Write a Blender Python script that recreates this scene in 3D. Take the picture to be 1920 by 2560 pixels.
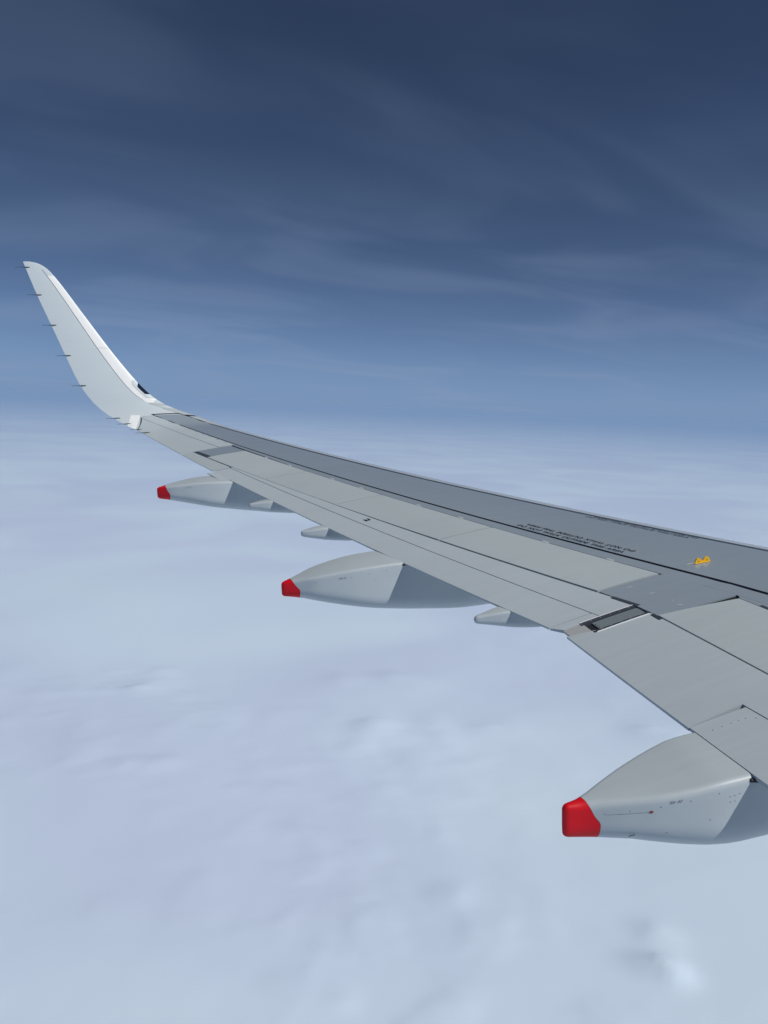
import bpy, bmesh, math, random
from mathutils import Vector, Matrix, noise

random.seed(4)
for o in list(bpy.data.objects):
    bpy.data.objects.remove(o)
sc = bpy.context.scene
col = sc.collection

# ---------------------------------------------------------------- camera, sky, sun, exposure
# The aircraft is modelled in its own body frame (x aft, y outboard to the left wing, z up, metres);
# BANK turns that frame into the world (the aircraft flies slightly banked).
CAM_POS = Vector((9.148, 1.627, 0.893))
cam_right = Vector((-0.95461774, -0.29565177, -0.03598604))
cam_up = Vector((-0.07609673, 0.12530299, 0.98919586))
cam_fwd = Vector((-0.28794835, 0.94704234, -0.14211459))
BANK = Matrix.Rotation(math.radians(4.6), 3, cam_fwd)
if (BANK @ cam_right).z < cam_right.z:
    BANK = BANK.inverted()

cam = bpy.data.cameras.new('camera')
cam.sensor_fit = 'HORIZONTAL'
cam.sensor_width = 36.0
cam.lens = 36.0 * 1832.0 / 1920.0
cam.clip_start = 0.05
cam.clip_end = 300000.0
camo = bpy.data.objects.new('camera', cam)
col.objects.link(camo)
r, u, f = BANK @ cam_right, BANK @ cam_up, BANK @ cam_fwd
M = Matrix.Identity(4)
for i in range(3):
    M[i][0], M[i][1], M[i][2] = r[i], u[i], -f[i]
M.translation = BANK @ CAM_POS
camo.matrix_world = M
sc.camera = camo

SUN_BODY = Vector((-0.745, -0.66, 1.0)).normalized()
SUN = (BANK @ SUN_BODY).normalized()
sun = bpy.data.lights.new('sun', 'SUN')
sun.energy = 3.6
sun.angle = math.radians(0.5)
sun.color = (1.0, 0.975, 0.94)
suno = bpy.data.objects.new('sun', sun)
suno.rotation_euler = SUN.to_track_quat('Z', 'Y').to_euler()
col.objects.link(suno)

SUN_EL = math.asin(SUN.z)
SUN_AZ = math.atan2(SUN.x, SUN.y)

VEIL_STREAK, VEIL_LOW = 0.27, 0.38
world = bpy.data.worlds.new('World')
sc.world = world
world.use_nodes = True
wn, wl = world.node_tree.nodes, world.node_tree.links
for n in list(wn):
    wn.remove(n)
w_out = wn.new('ShaderNodeOutputWorld')
w_bg = wn.new('ShaderNodeBackground')
w_bg.inputs['Strength'].default_value = 0.065
sky = wn.new('ShaderNodeTexSky')
sky.sky_type = 'NISHITA'
sky.sun_disc = False
sky.sun_elevation = SUN_EL
sky.sun_rotation = SUN_AZ
sky.altitude = 9500
sky.air_density = 1.0
sky.dust_density = 1.0
sky.ozone_density = 3.0
wl.new(sky.outputs[0], w_bg.inputs['Color'])

# thin high cloud: pale lavender veil, thicker towards the horizon, in faint drawn-out streaks
def W_math(op, a, b=None, c=None):
    k = wn.new('ShaderNodeMath'); k.operation = op
    for i, v in enumerate((a, b, c)):
        if v is None: continue
        if isinstance(v, (int, float)): k.inputs[i].default_value = v
        else: wl.new(v, k.inputs[i])
    return k.outputs[0]
w_tc = wn.new('ShaderNodeTexCoord')
w_sep = wn.new('ShaderNodeSeparateXYZ')
wl.new(w_tc.outputs['Generated'], w_sep.inputs[0])
zc = W_math('MAXIMUM', w_sep.outputs['Z'], 0.0)
den = W_math('ADD', zc, 0.16)
w_cmb = wn.new('ShaderNodeCombineXYZ')
wl.new(W_math('DIVIDE', w_sep.outputs['X'], den), w_cmb.inputs['X'])
wl.new(W_math('DIVIDE', w_sep.outputs['Y'], den), w_cmb.inputs['Y'])
w_map = wn.new('ShaderNodeMapping')
w_map.inputs['Rotation'].default_value = (0, 0, math.radians(38))
w_map.inputs['Location'].default_value = (1.7, 0.4, 0)
w_map.inputs['Scale'].default_value = (0.55, 1.0, 1.0)
wl.new(w_cmb.outputs[0], w_map.inputs['Vector'])
w_n1 = wn.new('ShaderNodeTexNoise')
w_n1.inputs['Scale'].default_value = 0.55
w_n1.inputs['Detail'].default_value = 4.0
w_n1.inputs['Roughness'].default_value = 0.45
w_n1.inputs['Distortion'].default_value = 0.5
wl.new(w_map.outputs[0], w_n1.inputs['Vector'])
w_n2 = wn.new('ShaderNodeTexNoise')
w_n2.inputs['Scale'].default_value = 1.7
w_n2.inputs['Detail'].default_value = 3.0
w_n2.inputs['Distortion'].default_value = 0.8
wl.new(w_map.outputs[0], w_n2.inputs['Vector'])
patch = W_math('ADD', W_math('MULTIPLY', w_n1.outputs['Fac'], 0.58), W_math('MULTIPLY', w_n2.outputs['Fac'], 0.42))
w_mr = wn.new('ShaderNodeMapRange'); w_mr.interpolation_type = 'SMOOTHSTEP'
w_mr.inputs['From Min'].default_value = 0.43; w_mr.inputs['From Max'].default_value = 0.63
wl.new(patch, w_mr.inputs['Value'])
low = W_math('EXPONENT', W_math('MULTIPLY', zc, -1 / 0.13))
high = W_math('EXPONENT', W_math('MULTIPLY', zc, -1 / 0.38))
veil = W_math('ADD', W_math('MULTIPLY', W_math('MULTIPLY', w_mr.outputs[0], high), VEIL_STREAK), W_math('MULTIPLY', low, VEIL_LOW))
veil = W_math('MINIMUM', veil, 1.0)
w_bg2 = wn.new('ShaderNodeBackground')
w_bg2.inputs['Color'].default_value = (0.185, 0.270, 0.410, 1)
w_bg2.inputs['Strength'].default_value = 1.0
w_mix = wn.new('ShaderNodeMixShader')
wl.new(veil, w_mix.inputs['Fac'])
wl.new(w_bg.outputs[0], w_mix.inputs[1])
wl.new(w_bg2.outputs[0], w_mix.inputs[2])
# bright hazy band right on the horizon
w_bg3 = wn.new('ShaderNodeBackground')
w_bg3.inputs['Color'].default_value = (0.188, 0.292, 0.475, 1)
w_mix2 = wn.new('ShaderNodeMixShader')
band = W_math('EXPONENT', W_math('MULTIPLY', W_math('POWER', W_math('MULTIPLY', zc, 1 / 0.07), 1.3), -1.0))
wl.new(W_math('MULTIPLY', band, W_math('MINIMUM', W_math('ADD', W_math('MULTIPLY', w_n2.outputs['Fac'], 0.2), 0.9), 1.0)), w_mix2.inputs['Fac'])
wl.new(w_mix.outputs[0], w_mix2.inputs[1])
wl.new(w_bg3.outputs[0], w_mix2.inputs[2])
# a few paler wisps low in the sky
w_mr2 = wn.new('ShaderNodeMapRange'); w_mr2.interpolation_type = 'SMOOTHSTEP'
w_mr2.inputs['From Min'].default_value = 0.45; w_mr2.inputs['From Max'].default_value = 0.68
wl.new(w_n2.outputs['Fac'], w_mr2.inputs['Value'])
w_bg4 = wn.new('ShaderNodeBackground')
w_bg4.inputs['Color'].default_value = (0.30, 0.355, 0.53, 1)
w_mix3 = wn.new('ShaderNodeMixShader')
wl.new(W_math('MULTIPLY', W_math('MULTIPLY', w_mr2.outputs[0], W_math('EXPONENT', W_math('MULTIPLY', zc, -1 / 0.14))), 0.20), w_mix3.inputs['Fac'])
wl.new(w_mix2.outputs[0], w_mix3.inputs[1])
wl.new(w_bg4.outputs[0], w_mix3.inputs[2])
wl.new(w_mix3.outputs[0], w_out.inputs['Surface'])

sc.view_settings.view_transform = 'Standard'
sc.view_settings.look = 'None'
sc.view_settings.exposure = 0.0
sc.view_settings.gamma = 1.0
sc.view_settings.use_curve_mapping = False
sc.render.engine = 'CYCLES'
sc.cycles.use_denoising = True
sc.cycles.max_bounces = 8
sc.cycles.volume_bounces = 2
sc.cycles.transparent_max_bounces = 16
sc.render.film_transparent = False

# ---------------------------------------------------------------- materials
def new_mat(name):
    m = bpy.data.materials.new(name)
    m.use_nodes = True
    nt = m.node_tree
    for n in list(nt.nodes):
        nt.nodes.remove(n)
    out = nt.nodes.new('ShaderNodeOutputMaterial')
    b = nt.nodes.new('ShaderNodeBsdfPrincipled')
    nt.links.new(b.outputs[0], out.inputs['Surface'])
    return m, nt, b

def paint(name, c, rough=0.35, spec=0.5, metal=0.0, var=0.05, grain=0.4, streak=0.03, coat=0.0, bump=0.0):
    m, nt, b = new_mat(name)
    L = nt.links
    tc = nt.nodes.new('ShaderNodeTexCoord')
    n1 = nt.nodes.new('ShaderNodeTexNoise')
    n1.inputs['Scale'].default_value = 0.9
    n1.inputs['Detail'].default_value = 4
    L.new(tc.outputs['Object'], n1.inputs['Vector'])
    # grime drawn out along the airflow (x)
    mp = nt.nodes.new('ShaderNodeMapping')
    mp.inputs['Scale'].default_value = (0.8, 14.0, 3.0)
    L.new(tc.outputs['Object'], mp.inputs['Vector'])
    n2 = nt.nodes.new('ShaderNodeTexNoise')
    n2.inputs['Scale'].default_value = 1.6
    n2.inputs['Detail'].default_value = 5
    L.new(mp.outputs[0], n2.inputs['Vector'])
    n3 = nt.nodes.new('ShaderNodeTexNoise')
    n3.inputs['Scale'].default_value = 60
    n3.inputs['Detail'].default_value = 3
    L.new(tc.outputs['Object'], n3.inputs['Vector'])
    def mathn(op, a, bb):
        k = nt.nodes.new('ShaderNodeMath'); k.operation = op
        for i, v in enumerate((a, bb)):
            if isinstance(v, (int, float)):
                k.inputs[i].default_value = v
            else:
                L.new(v, k.inputs[i])
        return k.outputs[0]
    a1 = mathn('MULTIPLY', mathn('SUBTRACT', n1.outputs['Fac'], 0.5), var * 2)
    a2 = mathn('MULTIPLY', mathn('SUBTRACT', n2.outputs['Fac'], 0.5), streak * 2)
    a3 = mathn('MULTIPLY', mathn('SUBTRACT', n3.outputs['Fac'], 0.5), 0.02 * grain)
    oi = nt.nodes.new('ShaderNodeObjectInfo')       # each panel was painted on its own
    a4 = mathn('MULTIPLY', mathn('SUBTRACT', oi.outputs['Random'], 0.5), 0.035)
    f_ = mathn('ADD', mathn('ADD', mathn('ADD', mathn('ADD', a1, a2), a3), a4), 1.0)
    mul = nt.nodes.new('ShaderNodeVectorMath'); mul.operation = 'SCALE'
    mul.inputs[0].default_value = c
    L.new(f_, mul.inputs['Scale'])
    L.new(mul.outputs[0], b.inputs['Base Color'])
    rr = mathn('ADD', mathn('MULTIPLY', n2.outputs['Fac'], 0.12), rough - 0.06)
    L.new(rr, b.inputs['Roughness'])
    b.inputs['Metallic'].default_value = metal
    b.inputs['Specular IOR Level'].default_value = spec
    b.inputs['Coat Weight'].default_value = coat
    b.inputs['Coat Roughness'].default_value = 0.08
    if bump:
        bp = nt.nodes.new('ShaderNodeBump')
        bp.inputs['Strength'].default_value = bump
        bp.inputs['Distance'].default_value = 0.01
        L.new(n1.outputs['Fac'], bp.inputs['Height'])
        L.new(bp.outputs[0], b.inputs['Normal'])
    return m

MAT = {
    'light': paint('light_grey_paint', (0.395, 0.448, 0.462), 0.45, spec=0.4, var=0.06, streak=0.05),
    'light2': paint('light_grey_paint_worn', (0.412, 0.464, 0.49), 0.48, spec=0.35, var=0.06, streak=0.05),
    'dark': paint('walkway_grey_paint', (0.25, 0.300, 0.345), 0.17, var=0.05, streak=0.05),
    'slat': paint('slat_grey_paint', (0.42, 0.46, 0.49), 0.22, var=0.03),
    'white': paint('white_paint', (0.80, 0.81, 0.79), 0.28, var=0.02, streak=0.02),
    'offwhite': paint('pale_grey_paint', (0.54, 0.60, 0.62), 0.30, var=0.03, streak=0.02),
    'fairing': paint('fairing_grey_paint', (0.405, 0.455, 0.475), 0.42, spec=0.28, var=0.06, streak=0.05),
    'red': paint('red_paint', (0.62, 0.004, 0.012), 0.5, spec=0.25, var=0.12, streak=0.12),
    'black': paint('black_line_paint', (0.006, 0.007, 0.012), 0.4, spec=0.2, var=0.0),
    'gap': paint('dark_sealant', (0.02, 0.024, 0.03), 0.6, spec=0.2),
    'rail': paint('dark_seal_and_slot', (0.045, 0.055, 0.07), 0.5, spec=0.3),
    'web': paint('shaded_grey_panel', (0.17, 0.205, 0.225), 0.4),  # grey darkened so the slot's shade sits in the panel colour
    'beige': paint('beige_seal', (0.36, 0.375, 0.37), 0.5),
    'steel': paint('bare_steel', (0.62, 0.63, 0.64), 0.35, metal=0.8),
    'rivet': paint('fastener_head', (0.16, 0.18, 0.20), 0.45, metal=0.4),
    'yellow': paint('yellow_paint', (0.80, 0.46, 0.012), 0.35, var=0.05),
    'text': paint('stencil_ink', (0.015, 0.018, 0.022), 0.5, spec=0.2),
    'text_soft': paint('faded_stencil_ink', (0.13, 0.15, 0.16), 0.5, spec=0.2),
    'glass': paint('smoked_lens', (0.012, 0.018, 0.035), 0.05, spec=0.8, var=0.0),
    'scratch': paint('bare_scratch', (0.62, 0.64, 0.66), 0.4),
    'wick': paint('carbon_rod', (0.05, 0.055, 0.065), 0.5),
}

# ---------------------------------------------------------------- wing shape
YK = 6.4
TIP0 = 15.9                       # where the wing starts to curl up into the sharklet
X1, SO = 6.2903, 0.33163
Z0, ZA, ZB, ZC = -1.34291, 0.087545, 0.0039982, -1.77527e-05
INC0, INC1 = 3.4084, 0.05405
SLE = 0.49996
TC = 1.40232
ARC_R, CANT = 0.8, math.radians(72)

def pchip(tab):
    xs = [a for a, b in tab]; ys = [b for a, b in tab]
    n = len(xs)
    h = [xs[i + 1] - xs[i] for i in range(n - 1)]
    d = [(ys[i + 1] - ys[i]) / h[i] for i in range(n - 1)]
    m = [d[0]] + [0 if d[i - 1] * d[i] <= 0 else 2 * d[i - 1] * d[i] / (d[i - 1] + d[i]) for i in range(1, n - 1)] + [d[-1]]
    def g(x):
        if x <= xs[0]: return ys[0]
        if x >= xs[-1]: return ys[-1]
        i = 0
        while x > xs[i + 1]: i += 1
        t = (x - xs[i]) / h[i]
        return ((2 * t**3 - 3 * t**2 + 1) * ys[i] + (t**3 - 2 * t**2 + t) * h[i] * m[i]
                + (-2 * t**3 + 3 * t**2) * ys[i + 1] + (t**3 - t**2) * h[i] * m[i + 1])
    return g

_xt = pchip([(15.0, 9.142), (15.9, 9.441), (16.03, 9.50), (16.27, 9.72), (16.46, 9.93), (16.69, 10.16), (16.87, 10.30), (17.13, 10.45),
             (17.75, 10.68), (18.34, 10.89), (18.97, 11.115), (19.62, 11.32)])
_xl = pchip([(15.0, 7.423), (15.9, 7.872), (16.15, 8.06), (16.38, 8.36), (16.6, 8.78), (16.75, 9.03), (16.92, 9.22), (17.13, 9.40),
             (17.71, 9.80), (18.53, 10.30), (19.36, 10.81), (19.46, 10.89), (19.54, 10.98), (19.60, 11.10), (19.62, 11.20)])
U_END = 19.62

def xte(u):
    if u > TIP0: return _xt(u)
    return X1 + (SO * (u - YK) if u > YK else 0.0)

def xle(u):
    if u > TIP0: return _xl(u)
    xt = X1 + SO * (16.9 - YK) - TC
    return xt - SLE * (16.9 - u)

def zte(y):
    t = y - 2
    return Z0 + ZA * t + ZB * t * t + ZC * t**3

A0 = math.atan(ZA + 2 * ZB * (TIP0 - 2) + 3 * ZC * (TIP0 - 2)**2)

def path(u):
    """(y, z, local tilt) of the trailing edge line at arc length u"""
    if u <= TIP0:
        return u, zte(u), 0.0
    ua = TIP0 + (CANT - A0) * ARC_R
    y, z = TIP0, zte(TIP0)
    a = min(A0 + (u - TIP0) / ARC_R, CANT)
    y += ARC_R * (math.sin(a) - math.sin(A0))
    z += ARC_R * (math.cos(A0) - math.cos(a))
    if u > ua:
        y += math.cos(CANT) * (u - ua)
        z += math.sin(CANT) * (u - ua)
    return y, z, CANT * (a - A0) / (CANT - A0)

def thick(u):
    k = 1 - 0.2 * (min(u, TIP0) - 2) / 15
    if u > TIP0:
        k *= 1 - 0.35 * min(1, (u - TIP0) / 1.5)
    return k

def upper(s):
    return 0.165 * math.sqrt(max(s, 0)) * (1 - s) * (1 + 0.15 * s)

def lower(s):
    return -0.005 * s - 0.105 * math.sqrt(max(s, 0)) * (1 - s) * (1 - 0.25 * s)

def W(u, s, h=0.0, low=False):
    """point on the wing skin; s in 0..1 from leading to trailing edge, h = height above the skin"""
    c = xte(u) - xle(u)
    y, z, a = path(u)
    inc = math.radians(INC0 + (INC1 - INC0) * (min(u, TIP0) - 2) / 15)
    sc_ = max(0.0, min(1.0, s))
    prof = (lower(sc_) if low else upper(sc_)) * c * thick(u)
    n = math.tan(inc) * (1 - s) * c + prof + (-h if low else h)
    return Vector((xle(u) + s * c, y - math.sin(a) * n, z + math.cos(a) * n))

def Wn(u, s):
    e = 1e-3
    p = W(u, s); a = W(u + e, s) - p; b = W(u, s + e) - p
    n = a.cross(b)
    n.normalize()
    if n.z < 0 and u < 17: n = -n
    if u >= 17 and n.y > 0: n = -n
    return n

def s_at(u, x):
    return (x - xle(u)) / (xte(u) - xle(u))

ROOT = Vector((3.2, 1.9, -1.3))

def link(name, me, parent=None):
    o = bpy.data.objects.new(name, me)
    col.objects.link(o)
    if parent is not None:
        o.parent = parent
    return o

def mesh_obj(name, verts, faces, mats, parent, fmat=None, sharp=32, smooth=True, own=True):
    me = bpy.data.meshes.new(name)
    off = Vector((3.2, 1.9, -1.3)) if parent is not None else Vector((0, 0, 0))
    me.from_pydata([tuple(Vector(v) - off) for v in verts], [], faces)
    if not isinstance(mats, (list, tuple)): mats = [mats]
    for m in mats: me.materials.append(m)
    if fmat:
        for i, k in enumerate(fmat): me.polygons[i].material_index = k
    bm = bmesh.new(); bm.from_mesh(me)
    bmesh.ops.remove_doubles(bm, verts=bm.verts, dist=1e-5)
    bmesh.ops.recalc_face_normals(bm, faces=bm.faces)
    bm.to_mesh(me); bm.free()
    if smooth:
        me.polygons.foreach_set('use_smooth', [True] * len(me.polygons))
        me.set_sharp_from_angle(angle=math.radians(sharp))
    return link(name, me, parent)

# the wing itself: an Empty at its root, every part below it
wing = bpy.data.objects.new('aircraft_wing', None)
wing.empty_display_size = 0.5
col.objects.link(wing)
wing.location = BANK @ ROOT
wing.rotation_euler = BANK.to_euler()
wing['label'] = 'light grey airliner wing with upturned white tip stretching over the clouds'
wing['category'] = 'aircraft wing'

def lerp(a, b, t): return a + (b - a) * t

def slab(name, quad, mat, parent=None, h=0.0, t=0.012, na=None, nb=10, gap=0.006, full=False, edge=None, sub=None):
    """a closed panel on the wing. quad = (u,s) of the four corners:
    outboard-front, inboard-front, inboard-aft, outboard-aft.  full: reaches down to the lower skin"""
    parent = parent or wing
    (u0, s0), (u1, s1), (u2, s2), (u3, s3) = quad
    L = abs(u0 - u1)
    na = na or max(2, int(L / 0.25))
    c = xte((u0 + u1) / 2) - xle((u0 + u1) / 2)
    gs = gap / c
    def P(i, j):
        a, b = i / na, j / nb
        uf, sf = lerp(u0, u1, a), lerp(s0, s1, a)
        ub, sb = lerp(u3, u2, a), lerp(s3, s2, a)
        uu, ss = lerp(uf, ub, b), lerp(sf, sb, b)
        uu += gap * (1 - 2 * a) * (-1 if u0 > u1 else 1)
        ss += gs * (1 - 2 * b)
        return uu, ss
    V, F = [], []
    for lay in (0, 1):
        for i in range(na + 1):
            for j in range(nb + 1):
                uu, ss = P(i, j)
                if lay == 0: V.append(W(uu, ss, h))
                elif full: V.append(W(uu, ss, 0.0, low=True))
                else: V.append(W(uu, ss, h - t))
    N = (na + 1) * (nb + 1)
    ix = lambda l, i, j: l * N + i * (nb + 1) + j
    for i in range(na):
        for j in range(nb):
            F.append((ix(0, i, j), ix(0, i + 1, j), ix(0, i + 1, j + 1), ix(0, i, j + 1)))
            F.append((ix(1, i, j), ix(1, i, j + 1), ix(1, i + 1, j + 1), ix(1, i + 1, j)))
    for i in range(na):
        for j in (0, nb):
            F.append((ix(0, i, j), ix(0, i + 1, j), ix(1, i + 1, j), ix(1, i, j)))
    for j in range(nb):
        for i in (0, na):
            F.append((ix(0, i, j), ix(0, i, j + 1), ix(1, i, j + 1), ix(1, i, j)))
    return mesh_obj(name, V, F, mat, parent)

def strip(name, pts, width, mat, parent=None, h=0.004, wfun=None):
    """thin painted line / lip following (u,s) points; width in metres along the chord"""
    V, F = [], []
    n = len(pts)
    for k, (uu, ss) in enumerate(pts):
        c = xte(uu) - xle(uu)
        w = (wfun(uu) if wfun else width) / c / 2
        for d in (-w, w):
            V.append(W(uu, ss + d, h)); 
    for k in range(n - 1):
        F.append((2 * k, 2 * k + 1, 2 * k + 3, 2 * k + 2))
    return mesh_obj(name, V, F, mat, parent or wing)

def frange(a, b, n): return [a + (b - a) * i / (n - 1) for i in range(n)]

# --- torsion box with leading edge core (dark on top, under the skin panels; grey below)
def XA(y): return 5.70 + 0.4015 * (y - 6.73) if y > 6.4 else 5.60
def core():
    us = frange(1.9, 16.55, 64)
    ss = [0, .004, .015, .04, .08, .14, .22, .32, .44, .56, .66, .74, 1.0]
    V, F, fm = [], [], []
    for uu in us:
        send = min(0.86, s_at(uu, XA(uu)) - 0.005) if uu < 13.9 else 0.66
        row = [W(uu, min(s, 1) * send if s > .74 else s * send / .74 * .74, -0.016) for s in reversed(ss)]
        row += [W(uu, min(s, 1) * send if s > .74 else s * send / .74 * .74, 0.0, low=True) for s in ss[1:]]
        V += row
    m = 2 * len(ss) - 1
    for i in range(len(us) - 1):
        for j in range(m):
            k = (j + 1) % m
            F.append((i * m + j, i * m + k, (i + 1) * m + k, (i + 1) * m + j))
            fm.append(0 if (j < len(ss) - 1 or j == m - 1) else 1)
    F.append(tuple(range(m))); fm.append(0)
    F.append(tuple((len(us) - 1) * m + j for j in range(m))); fm.append(0)
    return mesh_obj('wing_box', V, F, [MAT['gap'], MAT['light']], wing, fm)
core()

# --- slats: closed noses wrapped round the leading edge
def slat_s(u): return 0.158 - 0.004 * max(0, (11 - u)) if u < 11 else 0.158
def make_slat(ua, ub):
    us = frange(ua - 0.006, ub + 0.006, max(4, int((ua - ub) / 0.3)))
    V, F = [], []
    for uu in us:
        st = slat_s(uu) - 0.004
        top = [st * (k / 14.0)**2 for k in range(14, -1, -1)]
        bot = [0.07 * (k / 6.0)**2 for k in range(1, 7)]
        row = [W(uu, s, 0.004) for s in top] + [W(uu, s, 0.004, low=True) for s in bot]
        row += [W(uu, 0.07, -0.01, low=True), W(uu, 0.02, -0.012, low=True), W(uu, 0.012, -0.012), W(uu, st, -0.01)]
        V += row; m = len(row)
    for i in range(len(us) - 1):
        for j in range(m):
            k = (j + 1) % m
            F.append((i * m + j, i * m + k, (i + 1) * m + k, (i + 1) * m + j))
    F.append(tuple(range(m))); F.append(tuple((len(us) - 1) * m + j for j in range(m)))
    return mesh_obj('slat', V, F, MAT['slat'], wing)
cuts = [16.35, 13.6, 10.9, 8.5, 6.1, 1.9]
for a, b in zip(cuts, cuts[1:]):
    make_slat(a, b)

# --- fixed upper skin (walkway grey)
U_T = 16.48
slab('skin_panel', [(6.17, .572), (1.95, .572), (1.95, s_at(1.95, 4.92)), (6.12, s_at(6.12, 4.92))], MAT['dark'], gap=0.0, nb=4, h=-0.001)
for a, b in ((16.40, 12.0), (12.0, 1.9)):
    slab('skin_panel', [(a, slat_s(a)), (b, slat_s(b)), (b, .575), (a, .535 if a > 13 else .575)], MAT['dark'], gap=0.0, nb=16)
# light strip ahead of the aileron, cove between aileron and spoiler, fixed panel between the two spoiler sets
slab('skin_panel', [(16.40, .53), (13.99, .535), (13.99, .675), (16.40, .715)], MAT['light2'], gap=0.003)
slab('skin_panel', [(13.98, .575), (13.51, .575), (13.51, .88), (13.98, .90)], MAT['dark'], gap=0.0, h=-0.004)
slab('shroud_panel', [(13.94, .900), (12.77, .874), (12.77, 1.0), (13.94, 1.0)], MAT['light'], full=True, gap=0.004)
slab('skin_panel', [(6.80, .575), (6.18, .575), (6.18, s_at(6.18, 5.585)), (6.80, s_at(6.80, XA(6.80) - .006))], MAT['dark'], gap=0.0, h=0.0)

# --- painted walkway border
uu = frange(16.44, 1.95, 70)
strip('walkway_line', [(x, 0.522 - 0.0 * x) for x in uu], 0, MAT['black'], wfun=lambda x: 0.014 + 0.0023 * max(0, 14 - x))
strip('walkway_line', [(x, slat_s(x) + 0.012) for x in uu], 0.02, MAT['black'], wfun=lambda x: 0.022)
V = [W(16.44, s, 0.004) for s in frange(slat_s(16) + .012, .522, 9)] + [W(16.415, s, 0.004) for s in frange(slat_s(16) + .012, .522, 9)]
mesh_obj('walkway_line', V, [(k, k + 1, k + 10, k + 9) for k in range(8)], MAT['black'], wing)

# --- spoilers
def sp(ua, ub, front=.578):
    sa = s_at(ua, XA(ua)) + .001; sb = s_at(ub, XA(ub)) + .001
    o = slab('spoiler', [(ua, front), (ub, front), (ub, sb), (ua, sa)], MAT['light'], h=0.004, t=0.02, gap=0.008, nb=14)
    # hinge fittings let into the front edge
    for k in (0.36, 0.74):
        x = lerp(ua, ub, k)
        for side in (0,):
            V = []; c = xte(x) - xle(x)
            for du in (-0.03, 0.03):
                for s in (front - .012 / c * 1.6, front + .004):
                    V.append(W(x + du, s, 0.007)); V.append(W(x + du, s, -0.004))
            mesh_obj('hinge_cover', V, [(0, 2, 6, 4), (0, 1, 3, 2), (4, 6, 7, 5), (0, 4, 5, 1), (2, 3, 7, 6)], MAT['light'], wing)
    return o
for a, b in ((13.50, 11.87), (11.87, 10.30), (10.30, 8.60), (8.60, 6.81)):
    sp(a, b)
slab('spoiler', [(6.12, s_at(6.12, 4.93)), (2.6, s_at(2.6, 4.93)), (2.6, s_at(2.6, 5.594)), (6.23, s_at(6.23, 5.594))], MAT['light'], h=0.004, t=0.02, gap=0.008, nb=14)

# --- aileron
slab('aileron', [(16.36, .715), (13.97, .675), (13.97, 1.0), (16.03, 1.0)], MAT['light2'], full=True, gap=0.008, nb=12)

# --- flaps
def s_tab(u): return .88
flap = slab('flap', [(12.73, s_at(12.73, XA(12.73)) - .02), (6.46, s_at(6.46, XA(6.46)) + .004), (6.46, .88), (12.73, .883)], MAT['light2'], full=True, gap=0.004, nb=10)
slab('flap_tab', [(12.70, .885), (6.55, .88), (6.55, 1.0), (12.70, 1.0)], MAT['light2'], full=True, gap=0.004, nb=6)
slab('flap_corner', [(6.545, .88), (6.46, .88), (6.46, 0.985), (6.545, 1.0)], MAT['light2'], full=True, gap=0.003, nb=4)
slab('flap_end_plate', [(12.66, .995), (12.2, .995), (12.2, 1.055), (12.66, 1.055)], MAT['light2'], gap=0.0, nb=3, t=0.01)
slab('flap', [(6.29, s_at(6.29, 5.60)), (2.0, s_at(2.0, 5.60)), (2.0, .90), (6.29, .90)], MAT['light2'], full=True, gap=0.003, nb=10)
slab('flap', [(6.29, .895), (5.025, .895), (5.025, 1.0), (6.37, 1.0)], MAT['light2'], full=True, gap=0.0, nb=6)
slab('flap_tab', [(5.0, .90), (2.0, .90), (2.0, 1.0), (5.03, 1.0)], MAT['light2'], full=True, gap=0.008, nb=6)

# --- track slot between the two flaps
def bar(name, ua, ub, xa, xb, h0, h1, mat, parent=None, n=8, edge=0.0):
    """box lying on the wing between span stations ua>ub and fore-aft stations xa<xb"""
    V, F = [], []
    for i in range(n + 1):
        x = lerp(xa, xb, i / n)
        for q, hh in ((ua, h0), (ua, h1), (ub, h1), (ub, h0)):
            s = s_at(q, x)
            V.append(W(q, s, hh))
    for i in range(n):
        for k in range(4):
            F.append((i * 4 + k, i * 4 + (k + 1) % 4, i * 4 + 4 + (k + 1) % 4, i * 4 + 4 + k))
    F.append((0, 1, 2, 3)); F.append((n * 4, n * 4 + 1, n * 4 + 2, n * 4 + 3))
    return mesh_obj(name, V, F, mat, parent or wing)

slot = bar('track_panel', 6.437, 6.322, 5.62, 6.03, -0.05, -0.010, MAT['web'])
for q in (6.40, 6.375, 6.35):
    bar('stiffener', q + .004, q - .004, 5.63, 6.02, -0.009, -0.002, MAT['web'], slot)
rail_o = bar('dark_strip', 6.466, 6.436, 5.64, 6.12, -0.03, 0.003, MAT['rail'])
rail_i = bar('dark_strip', 6.312, 6.288, 5.60, 6.10, -0.03, 0.003, MAT['rail'])
bar('edge_trim', 6.471, 6.468, 5.64, 6.12, -0.01, 0.006, MAT['white'])
bar('edge_trim', 6.286, 6.283, 5.62, 6.08, -0.01, 0.006, MAT['white'])
bar('track_void', 6.436, 6.320, 6.03, 6.10, -0.06, -0.020, MAT['gap'])
slab('dark_strip', [(6.67, s_at(6.67, XA(6.67) + .002)), (6.44, s_at(6.44, XA(6.44) + .002)), (6.44, s_at(6.44, XA(6.44) + .045)), (6.66, s_at(6.66, XA(6.66) + .040))], MAT['rail'], h=0.003, t=0.004, gap=0.0, nb=2)  # dark hole ahead of the flap, its darkness put in as a strip
bar('dark_strip', 6.26, 6.16, 5.598, 5.625, -0.01, 0.006, MAT['rail'])
bar('closing_seal', 6.46, 6.30, 6.10, 6.265, -0.02, -0.004, MAT['beige'])
slab('cove_plate', [(13.93, .865), (13.53, .848), (13.53, .880), (13.93, .895)], MAT['rail'], h=0.002, t=0.003, gap=0.0, nb=2)
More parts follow.
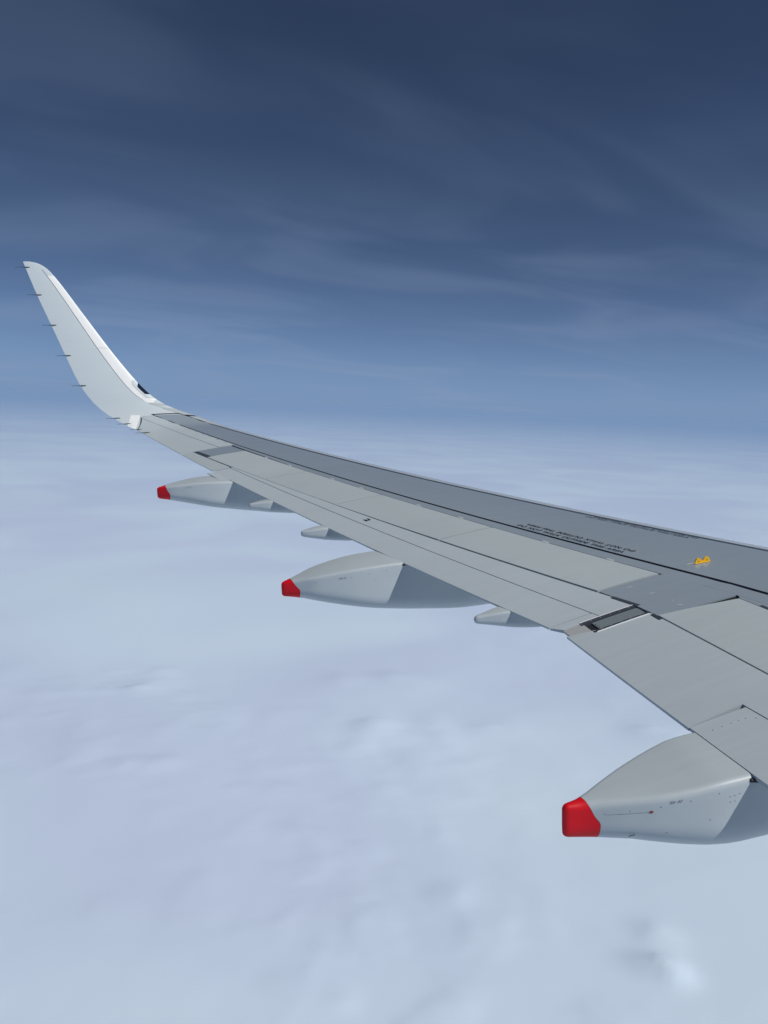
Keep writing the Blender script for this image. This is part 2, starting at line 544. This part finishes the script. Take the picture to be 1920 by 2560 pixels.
slab('notch_cover', [(5.93, s_at(5.93, 4.885)), (5.86, s_at(5.86, 4.885)), (5.86, s_at(5.86, 4.925)), (5.93, s_at(5.93, 4.925))], MAT['rail'], h=0.004, t=0.003, gap=0.0, nb=2)

def disc(name, c, n, r, mat, parent, h=0.002, seg=8, el=None):
    c = Vector(c); n = Vector(n).normalized()
    a = n.orthogonal().normalized() if el is None else Vector(el).normalized()
    b = n.cross(a)
    V = [c + n * h] ; F = []
    for k in range(seg):
        t = 2 * math.pi * k / seg
        V.append(c + n * h * 0.6 + a * r * math.cos(t) * (1.0 if el is None else 1.8) + b * r * math.sin(t))
    for k in range(seg):
        F.append((0, 1 + k, 1 + (k + 1) % seg))
    V += [c - n * 0.002 + (v - (c + n * h * 0.6)) for v in V[1:]]
    for k in range(seg):
        F.append((1 + k, 1 + (k + 1) % seg, 1 + seg + (k + 1) % seg, 1 + seg + k))
    return mesh_obj(name, V, F, mat, parent)

for rl, q in ((rail_o, 6.451), (rail_i, 6.304)):
    for k in range(6 if rl is rail_o else 5):
        x = 5.69 + 0.085 * k
        s = s_at(q, x)
        disc('rivet', W(q, s, 0.003), Wn(q, s), 0.0065, MAT['steel'], rl)

# fasteners in rows on the inner flap corner and scattered on the shroud
for x, y in ((6.2, 4.93), (6.14, 4.925), (6.08, 4.92), (6.03, 4.915), (5.985, 4.91), (5.94, 4.88)):
    s = s_at(y, x); disc('rivet', W(y, s, 0.001), Wn(y, s), 0.0024, MAT['text_soft'], wing)
for (x, y), a in zip(((5.48, 6.73), (5.40, 6.55), (5.35, 6.38), (5.35, 6.27)), (0.2, 0.3, 1.0, 0.8)):
    d = Vector((math.cos(a), math.sin(a))) * 0.022; e = Vector((-d.y, d.x)).normalized() * 0.0035
    V = [W(y + q.y, s_at(y + q.y, x + q.x), 0.003) for q in (d + e, d - e, -d - e, -d + e)]
    mesh_obj('scratch', V, [(0, 1, 2, 3)], MAT['scratch'], wing)

# --- sharklet
def u_b(s): return 16.40 - 0.37 * max(0, min(1, (s - .70) / .30))
def sharklet():
    ns = 26
    S = [(k / ns)**1.6 for k in range(ns + 1)]
    T = [0, .02, .05, .09, .13, .17, .21, .26, .31, .37, .44, .51, .58, .65, .72, .79, .85, .90, .935, .955, .967, .977, .986, .993, 1.0]
    V, F = [], []
    for t in T:
        for s in reversed(S): V.append(W(lerp(u_b(s), U_END, t), s, 0.0015))
        for s in S[1:-1]: V.append(W(lerp(u_b(s), U_END, t), s, 0.0015, low=True))
    m = 2 * len(S) - 2
    for i in range(len(T) - 1):
        for j in range(m):
            k = (j + 1) % m
            F.append((i * m + j, i * m + k, (i + 1) * m + k, (i + 1) * m + j))
    F.append(tuple(range(m))); F.append(tuple((len(T) - 1) * m + j for j in range(m)))
    return mesh_obj('sharklet', V, F, MAT['offwhite'], wing, sharp=50)
shk = sharklet()
def s_in(u): return .25 if u < 18.8 else .25 + .05 * (u - 18.8)
def nose(name, ua, ub, send, low, h, mat, parent, n=24, ss=14, pts=None):
    V, F = [], []
    for i in range(n + 1):
        uu = lerp(ua, ub, i / n); st = send(uu)
        row = [W(uu, st, -0.001)] + [W(uu, st * (k / ss)**2, h) for k in range(ss, -1, -1)]
        row += [W(uu, low * (k / 5)**2, h, low=True) for k in range(1, 6)] + [W(uu, low, -0.001, low=True)]
        V += row; m = len(row)
    for i in range(n):
        for j in range(m - 1):
            F.append((i * m + j, i * m + j + 1, (i + 1) * m + j + 1, (i + 1) * m + j))
    F.append(tuple(range(m))); F.append(tuple(n * m + j for j in range(m)))
    return mesh_obj(name, V, F, mat, parent, sharp=40)
nose('leading_edge_strip', 17.86, 19.33, s_in, .12, 0.004, MAT['white'], shk)
nose('leading_edge_strip', 16.73, 17.85, lambda x: .25 if x > 16.9 else lerp(.17, .25, (x - 16.42) / .48), .12, 0.004, MAT['white'], shk)
nose('leading_edge_strip', 16.42, 16.725, lambda x: .25 if x > 16.9 else lerp(.17, .25, (x - 16.42) / .48), .12, 0.004, MAT['light'], shk, n=10)
V, F = [], []
for i, x in enumerate(frange(16.42, 19.45, 40)):
    s0 = (.25 if x > 16.9 else lerp(.17, .25, (x - 16.42) / .48)) if x < 17.86 else s_in(x)
    c = xte(x) - xle(x)
    V += [W(x, s0 + .001 / c, 0.0025), W(x, s0 + .010 / c, 0.0025)]
for i in range(39): F.append((2 * i, 2 * i + 1, 2 * i + 3, 2 * i + 2))
mesh_obj('seam', V, F, MAT['rail'], shk)
# navigation light let into the leading edge
lf = nose('light_frame', 16.83, 17.20, lambda x: .135 - .9 * max(0, x - 17.12), .08, 0.009, MAT['offwhite'], shk, n=8, ss=8)
nose('lamp_glass', 16.91, 17.14, lambda x: .082 - .9 * max(0, x - 17.06), .06, 0.013, MAT['glass'], shk, n=6, ss=6)
# lit region at the foot of the sharklet, put in as a white patch
def quadpatch(name, pts, h, mat, parent, n=20):
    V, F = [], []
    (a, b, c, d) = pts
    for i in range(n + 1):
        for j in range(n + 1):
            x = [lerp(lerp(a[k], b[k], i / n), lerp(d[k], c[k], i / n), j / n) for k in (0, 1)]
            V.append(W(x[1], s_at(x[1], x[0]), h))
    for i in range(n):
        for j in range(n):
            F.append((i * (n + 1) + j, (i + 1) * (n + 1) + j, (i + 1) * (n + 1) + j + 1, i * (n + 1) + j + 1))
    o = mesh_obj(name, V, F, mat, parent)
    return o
quadpatch('lit_patch', [(9.585, 16.46), (9.415, 16.43), (9.515, 16.045), (9.655, 16.20)], 0.006, MAT['white'], shk)

# --- static dischargers
def tube(name, pts, rads, mat, parent, seg=6):
    V, F = [], []
    pts = [Vector(q) for q in pts]
    for k, (q, rr) in enumerate(zip(pts, rads)):
        d = (pts[min(k + 1, len(pts) - 1)] - pts[max(k - 1, 0)]).normalized()
        a = d.orthogonal().normalized(); b = d.cross(a)
        for i in range(seg):
            t = 2 * math.pi * i / seg
            V.append(q + a * rr * math.cos(t) + b * rr * math.sin(t))
    for k in range(len(pts) - 1):
        for i in range(seg):
            F.append((k * seg + i, k * seg + (i + 1) % seg, (k + 1) * seg + (i + 1) % seg, (k + 1) * seg + i))
    F.append(tuple(range(seg))); F.append(tuple((len(pts) - 1) * seg + i for i in range(seg)))
    return mesh_obj(name, V, F, mat, parent)
def wick(u0, par):
    te = W(u0, .965, 0.009)
    back = Vector((1, 0, 0))
    rod = tube('static_wick', [te - back * .065, te - back * .04, te + back * .02, te + back * .075, te + back * .085, te + back * .19],
               [.004, .0085, .0085, .0055, .0045, .0035], MAT['wick'], par)
    return rod
for q in (19.50, 18.94, 18.33, 17.72, 17.12): wick(q, shk)
for q in (16.42, 16.25): wick(q, shk)
for q in (16.0, 15.72): wick(q, wing)

# --- flap track fairings
def interp(tab, x, k):
    if x <= tab[0][0]: return tab[0][k]
    for a, b in zip(tab, tab[1:]):
        if x <= b[0]:
            t = (x - a[0]) / (b[0] - a[0]); return lerp(a[k], b[k], t)
    return tab[-1][k]
def smooth_tab(tab, k):
    return pchip([(r_[0], r_[k]) for r_ in tab])
def fairing(name, yc, tab, rt, rb, cap=None, endr=0.03, parent=None, mat=None):
    """tab rows: x, half width, top z, bottom z.  cap: (low offset, high offset) of the red tail end"""
    fw_, ft, fb = smooth_tab(tab, 1), smooth_tab(tab, 2), smooth_tab(tab, 3)
    x0, xe = tab[0][0], tab[-1][0]
    prof = []          # unit outline: (side -1..1 , corner id, angle)
    nseg = 7
    def section(x):
        w, zt, zb = fw_(x), ft(x), fb(x)
        d = xe - x
        if d < endr:   # rounded vertical tail edge
            q = math.sqrt(max(0.0, 1 - ((endr - d) / endr)**2))
            w *= 0.15 + 0.85 * q
            zt -= endr * (1 - q) * 0.9; zb += endr * (1 - q) * 0.9
        r1 = min(rt, w * .95); r2 = min(rb, w * .95)
        h2 = min(rb * 1.25, (zt - zb) * .45)
        pts = []
        for sgn in (-1, 1):
            part = []
            for k in range(nseg + 1):      # bottom corner from under the belly up to the side
                t = math.pi / 2 * k / nseg
                part.append((sgn * (w - r2 + r2 * math.sin(t)), zb + h2 * (1 - math.cos(t))))
            for k in range(1, 5):          # side
                part.append((sgn * w, lerp(zb + h2, zt - min(r1, (zt - zb) * .3), k / 5)))
            hh = min(r1, (zt - zb) * .3)
            for k in range(nseg + 1):
                t = math.pi / 2 * k / nseg
                part.append((sgn * (w - r1 + r1 * math.cos(t)), zt - hh * (1 - math.sin(t))))
            if sgn == 1: part.reverse()
            pts += part
        mid = (zt + zb) / 2
        return [Vector((x, yc + a, b + (max(0, b - mid) / (zt - mid)) * 0.11 * (a + w))) for a, b in pts], zt, zb
    m = len(section(x0)[0])
    def edge(j):
        """x of the cap's front edge at outline point j"""
        if cap is None: return xe
        P, zt, zb = section(xe - 0.2)
        f_ = (P[j].z - zb) / (zt - zb)
        lo, hi = cap
        if f_ < .50: return xe - lo
        if f_ < .60: return xe - lerp(lo, lo * .90, (f_ - .5) / .1)
        return xe - lerp(lo * .90, hi, ((f_ - .6) / .4)**0.8)
    edges = [edge(j) for j in range(m)]
    def loft(name, xa, xb, mat, n, parent, close_a=True, close_b=True, power=1.0, h=0.0):
        V, F = [], []
        for i in range(n + 1):
            t = (i / n)
            for j in range(m):
                a = xa[j] if isinstance(xa, list) else xa
                b = xb[j] if isinstance(xb, list) else xb
                tt = 1 - (1 - t)**power
                x = lerp(a, b, tt)
                V.append(section(x)[0][j])
        for i in range(n):
            for j in range(m):
                k = (j + 1) % m
                F.append((i * m + j, i * m + k, (i + 1) * m + k, (i + 1) * m + j))
        if close_a: F.append(tuple(range(m)))
        if close_b: F.append(tuple(n * m + j for j in range(m)))
        return mesh_obj(name, V, F, mat, parent, sharp=44)
    fo = loft(name, x0, [e - 0.0015 for e in edges] if cap else xe, mat or MAT['fairing'], 44, parent or wing, power=1.3)
    if cap:
        loft('tail_cap', edges, xe, MAT['red'], 16, fo, power=2.2)
    return fo, fw_

big1 = [(3.9, .02, -1.20, -1.24), (4.4, .13, -1.12, -1.36), (5.1, .22, -1.08, -1.49), (5.8, .238, -1.085, -1.53), (6.3, .238, -1.100, -1.527),
        (6.45, .234, -1.106, -1.513), (6.6, .215, -1.126, -1.490), (6.8, .170, -1.150, -1.452), (7.0, .105, -1.168, -1.415),
        (7.12, .060, -1.178, -1.394), (7.20, .036, -1.184, -1.380), (7.285, .018, -1.190, -1.364)]
big2 = [(4.6, .02, -.80, -.86), (5.0, .12, -.76, -1.02), (5.6, .22, -.72, -1.17), (6.2, .244, -.69, -1.184), (6.8, .245, -.645, -1.135),
        (7.0, .245, -.628, -1.110), (7.2, .243, -.636, -1.082), (7.4, .232, -.650, -1.045), (7.6, .203, -.674, -1.002), (7.8, .155, -.705, -.955),
        (7.93, .095, -.729, -.926), (8.02, .055, -.745, -.908), (8.105, .018, -.757, -.894)]
big3 = [(5.9, .02, -.30, -.36), (6.3, .15, -.26, -.50), (6.9, .24, -.18, -.60), (7.5, .258, -.12, -.579), (7.9, .26, -.09, -.520), (8.3, .26, -.068, -.454),
        (8.5, .248, -.062, -.417), (8.7, .215, -.068, -.372), (8.9, .165, -.086, -.327), (9.05, .110, -.101, -.296), (9.13, .062, -.110, -.280), (9.205, .020, -.116, -.262)]
f1, w1 = fairing('flap_track_fairing', 4.765, big1, .036, .13, cap=(.185, .125))
f2, w2 = fairing('flap_track_fairing', 8.57, big2, .028, .11, cap=(.165, .10))
f3, w3 = fairing('flap_track_fairing', 12.34, big3, .028, .10, cap=(.17, .12))
fairing('tab_link_fairing', 7.02, [(5.6, .02, -.88, -.92), (5.9, .07, -.85, -.985), (6.2, .084, -.830, -.992), (6.3, .084, -.825, -.983), (6.45, .080, -.815, -.963),
        (6.53, .070, -.818, -.948), (6.62, .052, -.828, -.932), (6.70, .033, -.838, -.916), (6.767, .018, -.845, -.903)], .02, .045, endr=.03)
fairing('tab_link_fairing', 9.74, [(6.5, .02, -.52, -.55), (6.85, .07, -.48, -.62), (7.1, .09, -.462, -.618), (7.25, .09, -.452, -.604), (7.38, .086, -.444, -.587), (7.5, .070, -.450, -.566),
        (7.6, .048, -.463, -.546), (7.65, .028, -.469, -.534), (7.677, .018, -.473, -.526)], .02, .045, endr=.028)
fairing('tab_link_fairing', 11.02, [(6.9, .02, -.33, -.36), (7.2, .07, -.29, -.43), (7.5, .09, -.272, -.430), (7.65, .09, -.262, -.416), (7.8, .086, -.252, -.396), (7.9, .072, -.256, -.374),
        (7.99, .050, -.263, -.354), (8.06, .030, -.270, -.340), (8.098, .018, -.273, -.333)], .02, .045, endr=.028)

def side_pt(yc, wf, x, z, h=0.0):
    return Vector((x, yc - wf(x) - h, z))
def side_n(wf, x):
    return Vector((-(wf(x + .01) - wf(x - .01)) / .02, -1, 0)).normalized()
for x, z in ((6.96, -1.222), (6.808, -1.204), (6.654, -1.183), (6.498, -1.159), (6.405, -1.185), (6.374, -1.179), (6.433, -1.187), (6.432, -1.217), (6.402, -1.216), (7.08, -1.238), (6.775, -1.35), (6.547, -1.298)):
    disc('rivet', side_pt(4.765, w1, x, z), side_n(w1, x), .0030, MAT['text_soft'], f1, h=0.0015)
disc('drain_plug', side_pt(4.765, w1, 6.856, -1.229), side_n(w1, 6.856), .0065, paint('plug_red', (.22, .03, .03), .5), f1, h=0.003, el=(1, .3, 0))
# slot below, and the panel crease running aft from the plug
a = side_pt(4.765, w1, 6.965, -1.362, .001); b = side_pt(4.765, w1, 6.935, -1.352, .001)
tube('slot', [a, b], [.002, .002], MAT['gap'], f1, seg=5)
tube('crease', [side_pt(4.765, w1, lerp(6.87, 7.07, k / 6), lerp(-1.231, -1.243, k / 6), -.0008) for k in range(7)], [.0014] * 7, MAT['rivet'], f1, seg=5)
for x, z in ((7.286, -0.71), (7.108, -0.689), (7.219, -0.771), (7.791, -0.761), (7.459, -0.726)):
    disc('rivet', side_pt(8.57, w2, x, z), side_n(w2, x), .004, MAT['rivet'], f2, h=0.0015)
# rubber bumper where the near fairing's moving half meets the flap
bp_ = W(4.53, 1.0, -0.006)
tube('bumper', [bp_ + Vector((.015, 0.0, -.018)), bp_ + Vector((-.03, -.012, -.022)), bp_ + Vector((-.05, -.03, -.02))], [.011, .011, .007], MAT['gap'], f1)
bp_ = W(8.33, 1.0, -0.006)
tube('bumper', [bp_ + Vector((.01, 0, -.012)), bp_ + Vector((-.03, -.02, -.012))], [.009, .007], MAT['gap'], f2)
for yy, u0 in ((6.8, .93), (9.45, .93)):
    q = W(yy, .985, -0.03)
    disc('drain_cap', q + Vector((0.02, 0, 0)), (0.2, -1, .2), .012, MAT['offwhite'], wing, h=.006)

# --- lettering, laid on the skin
def text_mesh(body, size, align='LEFT'):
    cu = bpy.data.curves.new('lettering', 'FONT')
    cu.body = body; cu.size = size; cu.align_x = align
    cu.space_character = 1.08; cu.space_word = 1.25
    cu.offset = size * 0.012
    cu.resolution_u = 3
    tmp = bpy.data.objects.new('lettering', cu)
    col.objects.link(tmp)
    dg = bpy.context.evaluated_depsgraph_get()
    me = bpy.data.meshes.new_from_object(tmp.evaluated_get(dg))
    bpy.data.objects.remove(tmp); bpy.data.curves.remove(cu)
    return me
def place_text(me, fn, mat, parent, length=None, height=None):
    xs = [v.co.x for v in me.vertices]; ys = [v.co.y for v in me.vertices]
    x0, x1, y0, y1 = min(xs), max(xs), 0.0, max(ys)
    for v in me.vertices:
        tx = (v.co.x - x0) / (x1 - x0) * length; ty = v.co.y / y1 * height
        v.co = fn(tx, ty) - Vector(ROOT)
    me.materials.clear(); me.materials.append(mat)
    return link('lettering', me, parent)
WALK = 'DO NOT WALK OUTSIDE THIS AREA'
def skin_text(body, y0, y1, sb, ht, flip, mat, h=0.0045, sb1=None):
    L = abs(y0 - y1)
    def fn(tx, ty):
        if flip: tx, ty = L - tx, ht - ty
        y = y0 - tx
        c = xte(y) - xle(y)
        s = lerp(sb, sb if sb1 is None else sb1, tx / L) - ty / c
        return W(y, s, h)
    return place_text(text_mesh(body, 1.0), fn, mat, wing, L, ht)
skin_text(WALK, 8.52, 7.36, .503, .046, False, MAT['text'])
skin_text(WALK, 8.50, 7.34, .474, .046, True, MAT['text'])
skin_text(WALK, 8.53, 7.50, .205, .045, False, MAT['text'])
skin_text(WALK, 8.50, 7.47, .182, .040, True, MAT['text'])
skin_text('2', 9.63, 9.55, .852, .060, False, MAT['text'])
def side_text(body, yc, wf, xa, za, xb, zb, ht, par, mat):
    L = abs(xa - xb)
    def fn(tx, ty):
        x = lerp(xa, xb, tx / L); z = lerp(za, zb, tx / L) + ty
        return side_pt(yc, wf, x, z, .0025)
    return place_text(text_mesh(body, 1.0), fn, mat, par, L, ht)
side_text('531 AT', 4.765, w1, 6.763, -1.189, 6.698, -1.184, .014, f1, MAT['text_soft'])
side_text('532 AT', 8.57, w2, 7.575, -.737, 7.506, -.733, .014, f2, MAT['text_soft'])
side_text('533 AT', 12.34, w3, 8.809, -.129, 8.739, -.125, .010, f3, MAT['text_soft'])

# --- yellow escape-line bracket bolted to the upper skin
def bracket():
    yb = 6.85; xa, xb = 4.57, 4.735
    def top(t):      # t 0 front .. 1 aft
        def hump(c, w): return max(0.0, 1 - abs((t - c) / w)**2.2)
        return 0.005 + 0.027 * max(hump(.24, .24), hump(.78, .22)) + 0.016 * min(1, max(0, min(t, 1 - t) / .12))
    V, F = [], []
    n = 30
    holes = ((.24, .018, .008), (.78, .018, .008))
    # plate built from columns, leaving two round-headed openings
    def base(t): 
        x = lerp(xa, xb, t); return W(yb, s_at(yb, x), 0.0)
    prev = None
    cols = []
    for i in range(n + 1):
        t = i / n
        tp = max(0.004, top(t))
        segs = [(0.003, tp)]
        for c, z, rr in holes:
            dx = (t - c) * (xb - xa)
            if abs(dx) < rr:
                hh = math.sqrt(rr * rr - dx * dx)
                segs = [(0.003, max(.006, z - .008)), (min(tp - .004, z + hh * 0.9), tp)]
        cols.append((t, segs))
    def box(t0, t1, a0, a1, b0, b1):
        k = len(V)
        for t, a, b in ((t0, a0, b0), (t1, a1, b1)):
            p = base(t)
            for dy in (-.005, .005):
                V.append(p + Vector((0, dy, a))); V.append(p + Vector((0, dy, b)))
        F.extend([(k, k + 1, k + 5, k + 4), (k + 2, k + 6, k + 7, k + 3), (k + 1, k + 3, k + 7, k + 5), (k, k + 4, k + 6, k + 2), (k, k + 2, k + 3, k + 1), (k + 4, k + 5, k + 7, k + 6)])
    for (t0, s0), (t1, s1) in zip(cols, cols[1:]):
        if len(s0) == len(s1):
            for (a0, b0), (a1, b1) in zip(s0, s1): box(t0, t1, a0, a1, b0, b1)
        elif len(s0) == 1:
            box(t0, t1, s0[0][0], s1[0][0], s0[0][1], s1[-1][1])
        else:
            box(t0, t1, s0[0][0], s1[0][0], s0[-1][1], s1[0][1])
    me = bpy.data.meshes.new('escape_line_bracket')
    me.from_pydata([tuple(v - ROOT) for v in V], [], F)
    me.materials.append(MAT['yellow'])
    o = link('escape_line_bracket', me, wing)
    # foot plate with dark rubber gasket and the tapered tail of the line
    for nm, hw, h0, h1, mt, ext in (('gasket', .011, .0005, .0035, MAT['gap'], .0), ('foot', .015, .0035, .0055, MAT['yellow'], -.004)):
        Vb = []
        for x in (xa - ext, xb + ext):
            for y in (yb - hw, yb + hw):
                for h in (h0, h1): Vb.append(W(y, s_at(y, x), h))
        mesh_obj(nm, Vb, [(0, 1, 3, 2), (4, 6, 7, 5), (0, 4, 5, 1), (2, 3, 7, 6), (1, 5, 7, 3), (0, 2, 6, 4)], mt, o)
    e = W(yb, s_at(yb, xb), .008)
    tube('line_tail', [e, W(yb + .004, s_at(yb, xb + .02), .007), W(yb + .006, s_at(yb, xb + .05), .005), W(yb + .01, s_at(yb, xb + .085), .002)], [.006, .006, .007, .002], MAT['beige'], o)
    return o
bracket()

# ---------------------------------------------------------------- cloud deck and the air above it
def cloud_deck():
    m, nt, b = new_mat('cloud_white')
    # thick and thin parts of the layer: paler cyan and greyer lavender patches kilometres across
    tc = nt.nodes.new('ShaderNodeTexCoord')
    na_ = nt.nodes.new('ShaderNodeTexNoise'); na_.inputs['Scale'].default_value = 1 / 3200; na_.inputs['Detail'].default_value = 3; na_.inputs['Roughness'].default_value = 0.42; na_.inputs['Distortion'].default_value = 0.7
    nt.links.new(tc.outputs['Object'], na_.inputs['Vector'])
    rp = nt.nodes.new('ShaderNodeValToRGB')
    rp.color_ramp.interpolation = 'EASE'
    rp.color_ramp.elements[0].position = 0.32; rp.color_ramp.elements[0].color = (0.530, 0.605, 0.745, 1)
    rp.color_ramp.elements[1].position = 0.68; rp.color_ramp.elements[1].color = (0.605, 0.715, 0.810, 1)
    nt.links.new(na_.outputs['Fac'], rp.inputs['Fac'])
    nt.links.new(rp.outputs['Color'], b.inputs['Base Color'])
    b.inputs['Roughness'].default_value = 1.0
    b.inputs['Specular IOR Level'].default_value = 0.0
    cx, cy = 0.0, 0.0
    f2d = Vector((r.y, -r.x)); f2d = Vector(((BANK @ cam_fwd).x, (BANK @ cam_fwd).y)).normalized()
    V, F = [], []
    nr, na = 330, 520
    rad = [120 * 1.09**i for i in range(27)]                     # under the aircraft
    rad += [rad[-1] + (5200 - rad[-1]) * i / 150 for i in range(1, 151)]
    k_ = (190000 / rad[-1])**(1 / (nr + 1 - len(rad)))
    while len(rad) < nr + 1: rad.append(rad[-1] * k_)
    puffs = []
    for k in range(150):          # low rounded heads scattered over the near part of the layer
        ga, gr = random.uniform(0, 2 * math.pi), 1500 + 3600 * math.sqrt(random.random())
        puffs.append((gr * math.cos(ga), gr * math.sin(ga), random.uniform(80, 150), random.uniform(5, 15)))
    puffs += [(-1710, 1943, 66, 40), (-1790, 2110, 80, 20), (-1640, 2010, 60, 14)]
    for i, R in enumerate(rad):
        for j in range(na):
            a = 2 * math.pi * j / na
            x, y = R * math.cos(a), R * math.sin(a)
            n1 = noise.noise(Vector((x / 2600, y / 2600, 3.1)))
            n2 = noise.fractal(Vector((x / 900, y / 900, 7.7)), 1.0, 2.1, 5)
            z = -1900 + (95 * n1 + 9 * n2) * (1 if R < 4000 else max(0.12, 1 - (R - 4000) / 14000))
            if R < 9000:       # a few firmer puffs poking through the layer
                mk = noise.noise(Vector((x / 1500, y / 1500, 21.4)))
                if mk > 0:
                    fade = min(1.0, (9000 - R) / 4000)
                    z += fade * min(mk * 3.0, 1.0) * 12 * max(0, noise.fractal(Vector((x / 300, y / 300, 4.2)), 0.9, 2.1, 4) + .1)
            if R < 5200:
                for px_, py_, pr, ph in puffs:
                    q = ((x - px_)**2 + (y - py_)**2) / (pr * pr)
                    if q < 5: z += ph * math.exp(-q) * (1 + .5 * noise.noise(Vector((x / 40, y / 40, 9))))
            V.append((x, y, z))
    for i in range(nr):
        for j in range(na):
            k = (j + 1) % na
            F.append((i * na + j, (i + 1) * na + j, (i + 1) * na + k, i * na + k))
    V.append((0, 0, -1900)); c = len(V) - 1
    for j in range(na): F.append((c, j, (j + 1) % na))
    me = bpy.data.meshes.new('cloud_layer')
    me.from_pydata(V, [], F)
    me.materials.append(m)
    me.polygons.foreach_set('use_smooth', [True] * len(me.polygons))
    o = link('cloud_layer', me)
    o['kind'] = 'structure'
    return o
cloud_deck()

def haze():
    m = bpy.data.materials.new('haze_air'); m.use_nodes = True
    nt = m.node_tree
    for n in list(nt.nodes): nt.nodes.remove(n)
    out = nt.nodes.new('ShaderNodeOutputMaterial')
    v = nt.nodes.new('ShaderNodeVolumePrincipled')
    v.inputs['Color'].default_value = (0.36, 0.505, 0.705, 1)
    v.inputs['Density'].default_value = HAZE
    nt.links.new(v.outputs[0], out.inputs['Volume'])
    R, z0, z1 = 160000, -1500, 9
    V = [(sx * R, sy * R, z) for z in (z0, z1) for sx, sy in ((-1, -1), (1, -1), (1, 1), (-1, 1))]
    F = [(3, 2, 1, 0), (4, 5, 6, 7), (0, 1, 5, 4), (1, 2, 6, 5), (2, 3, 7, 6), (3, 0, 4, 7)]
    me = bpy.data.meshes.new('haze'); me.from_pydata(V, [], F); me.materials.append(m)
    o = link('haze', me); o['kind'] = 'stuff'
HAZE = 1 / 34000
haze()
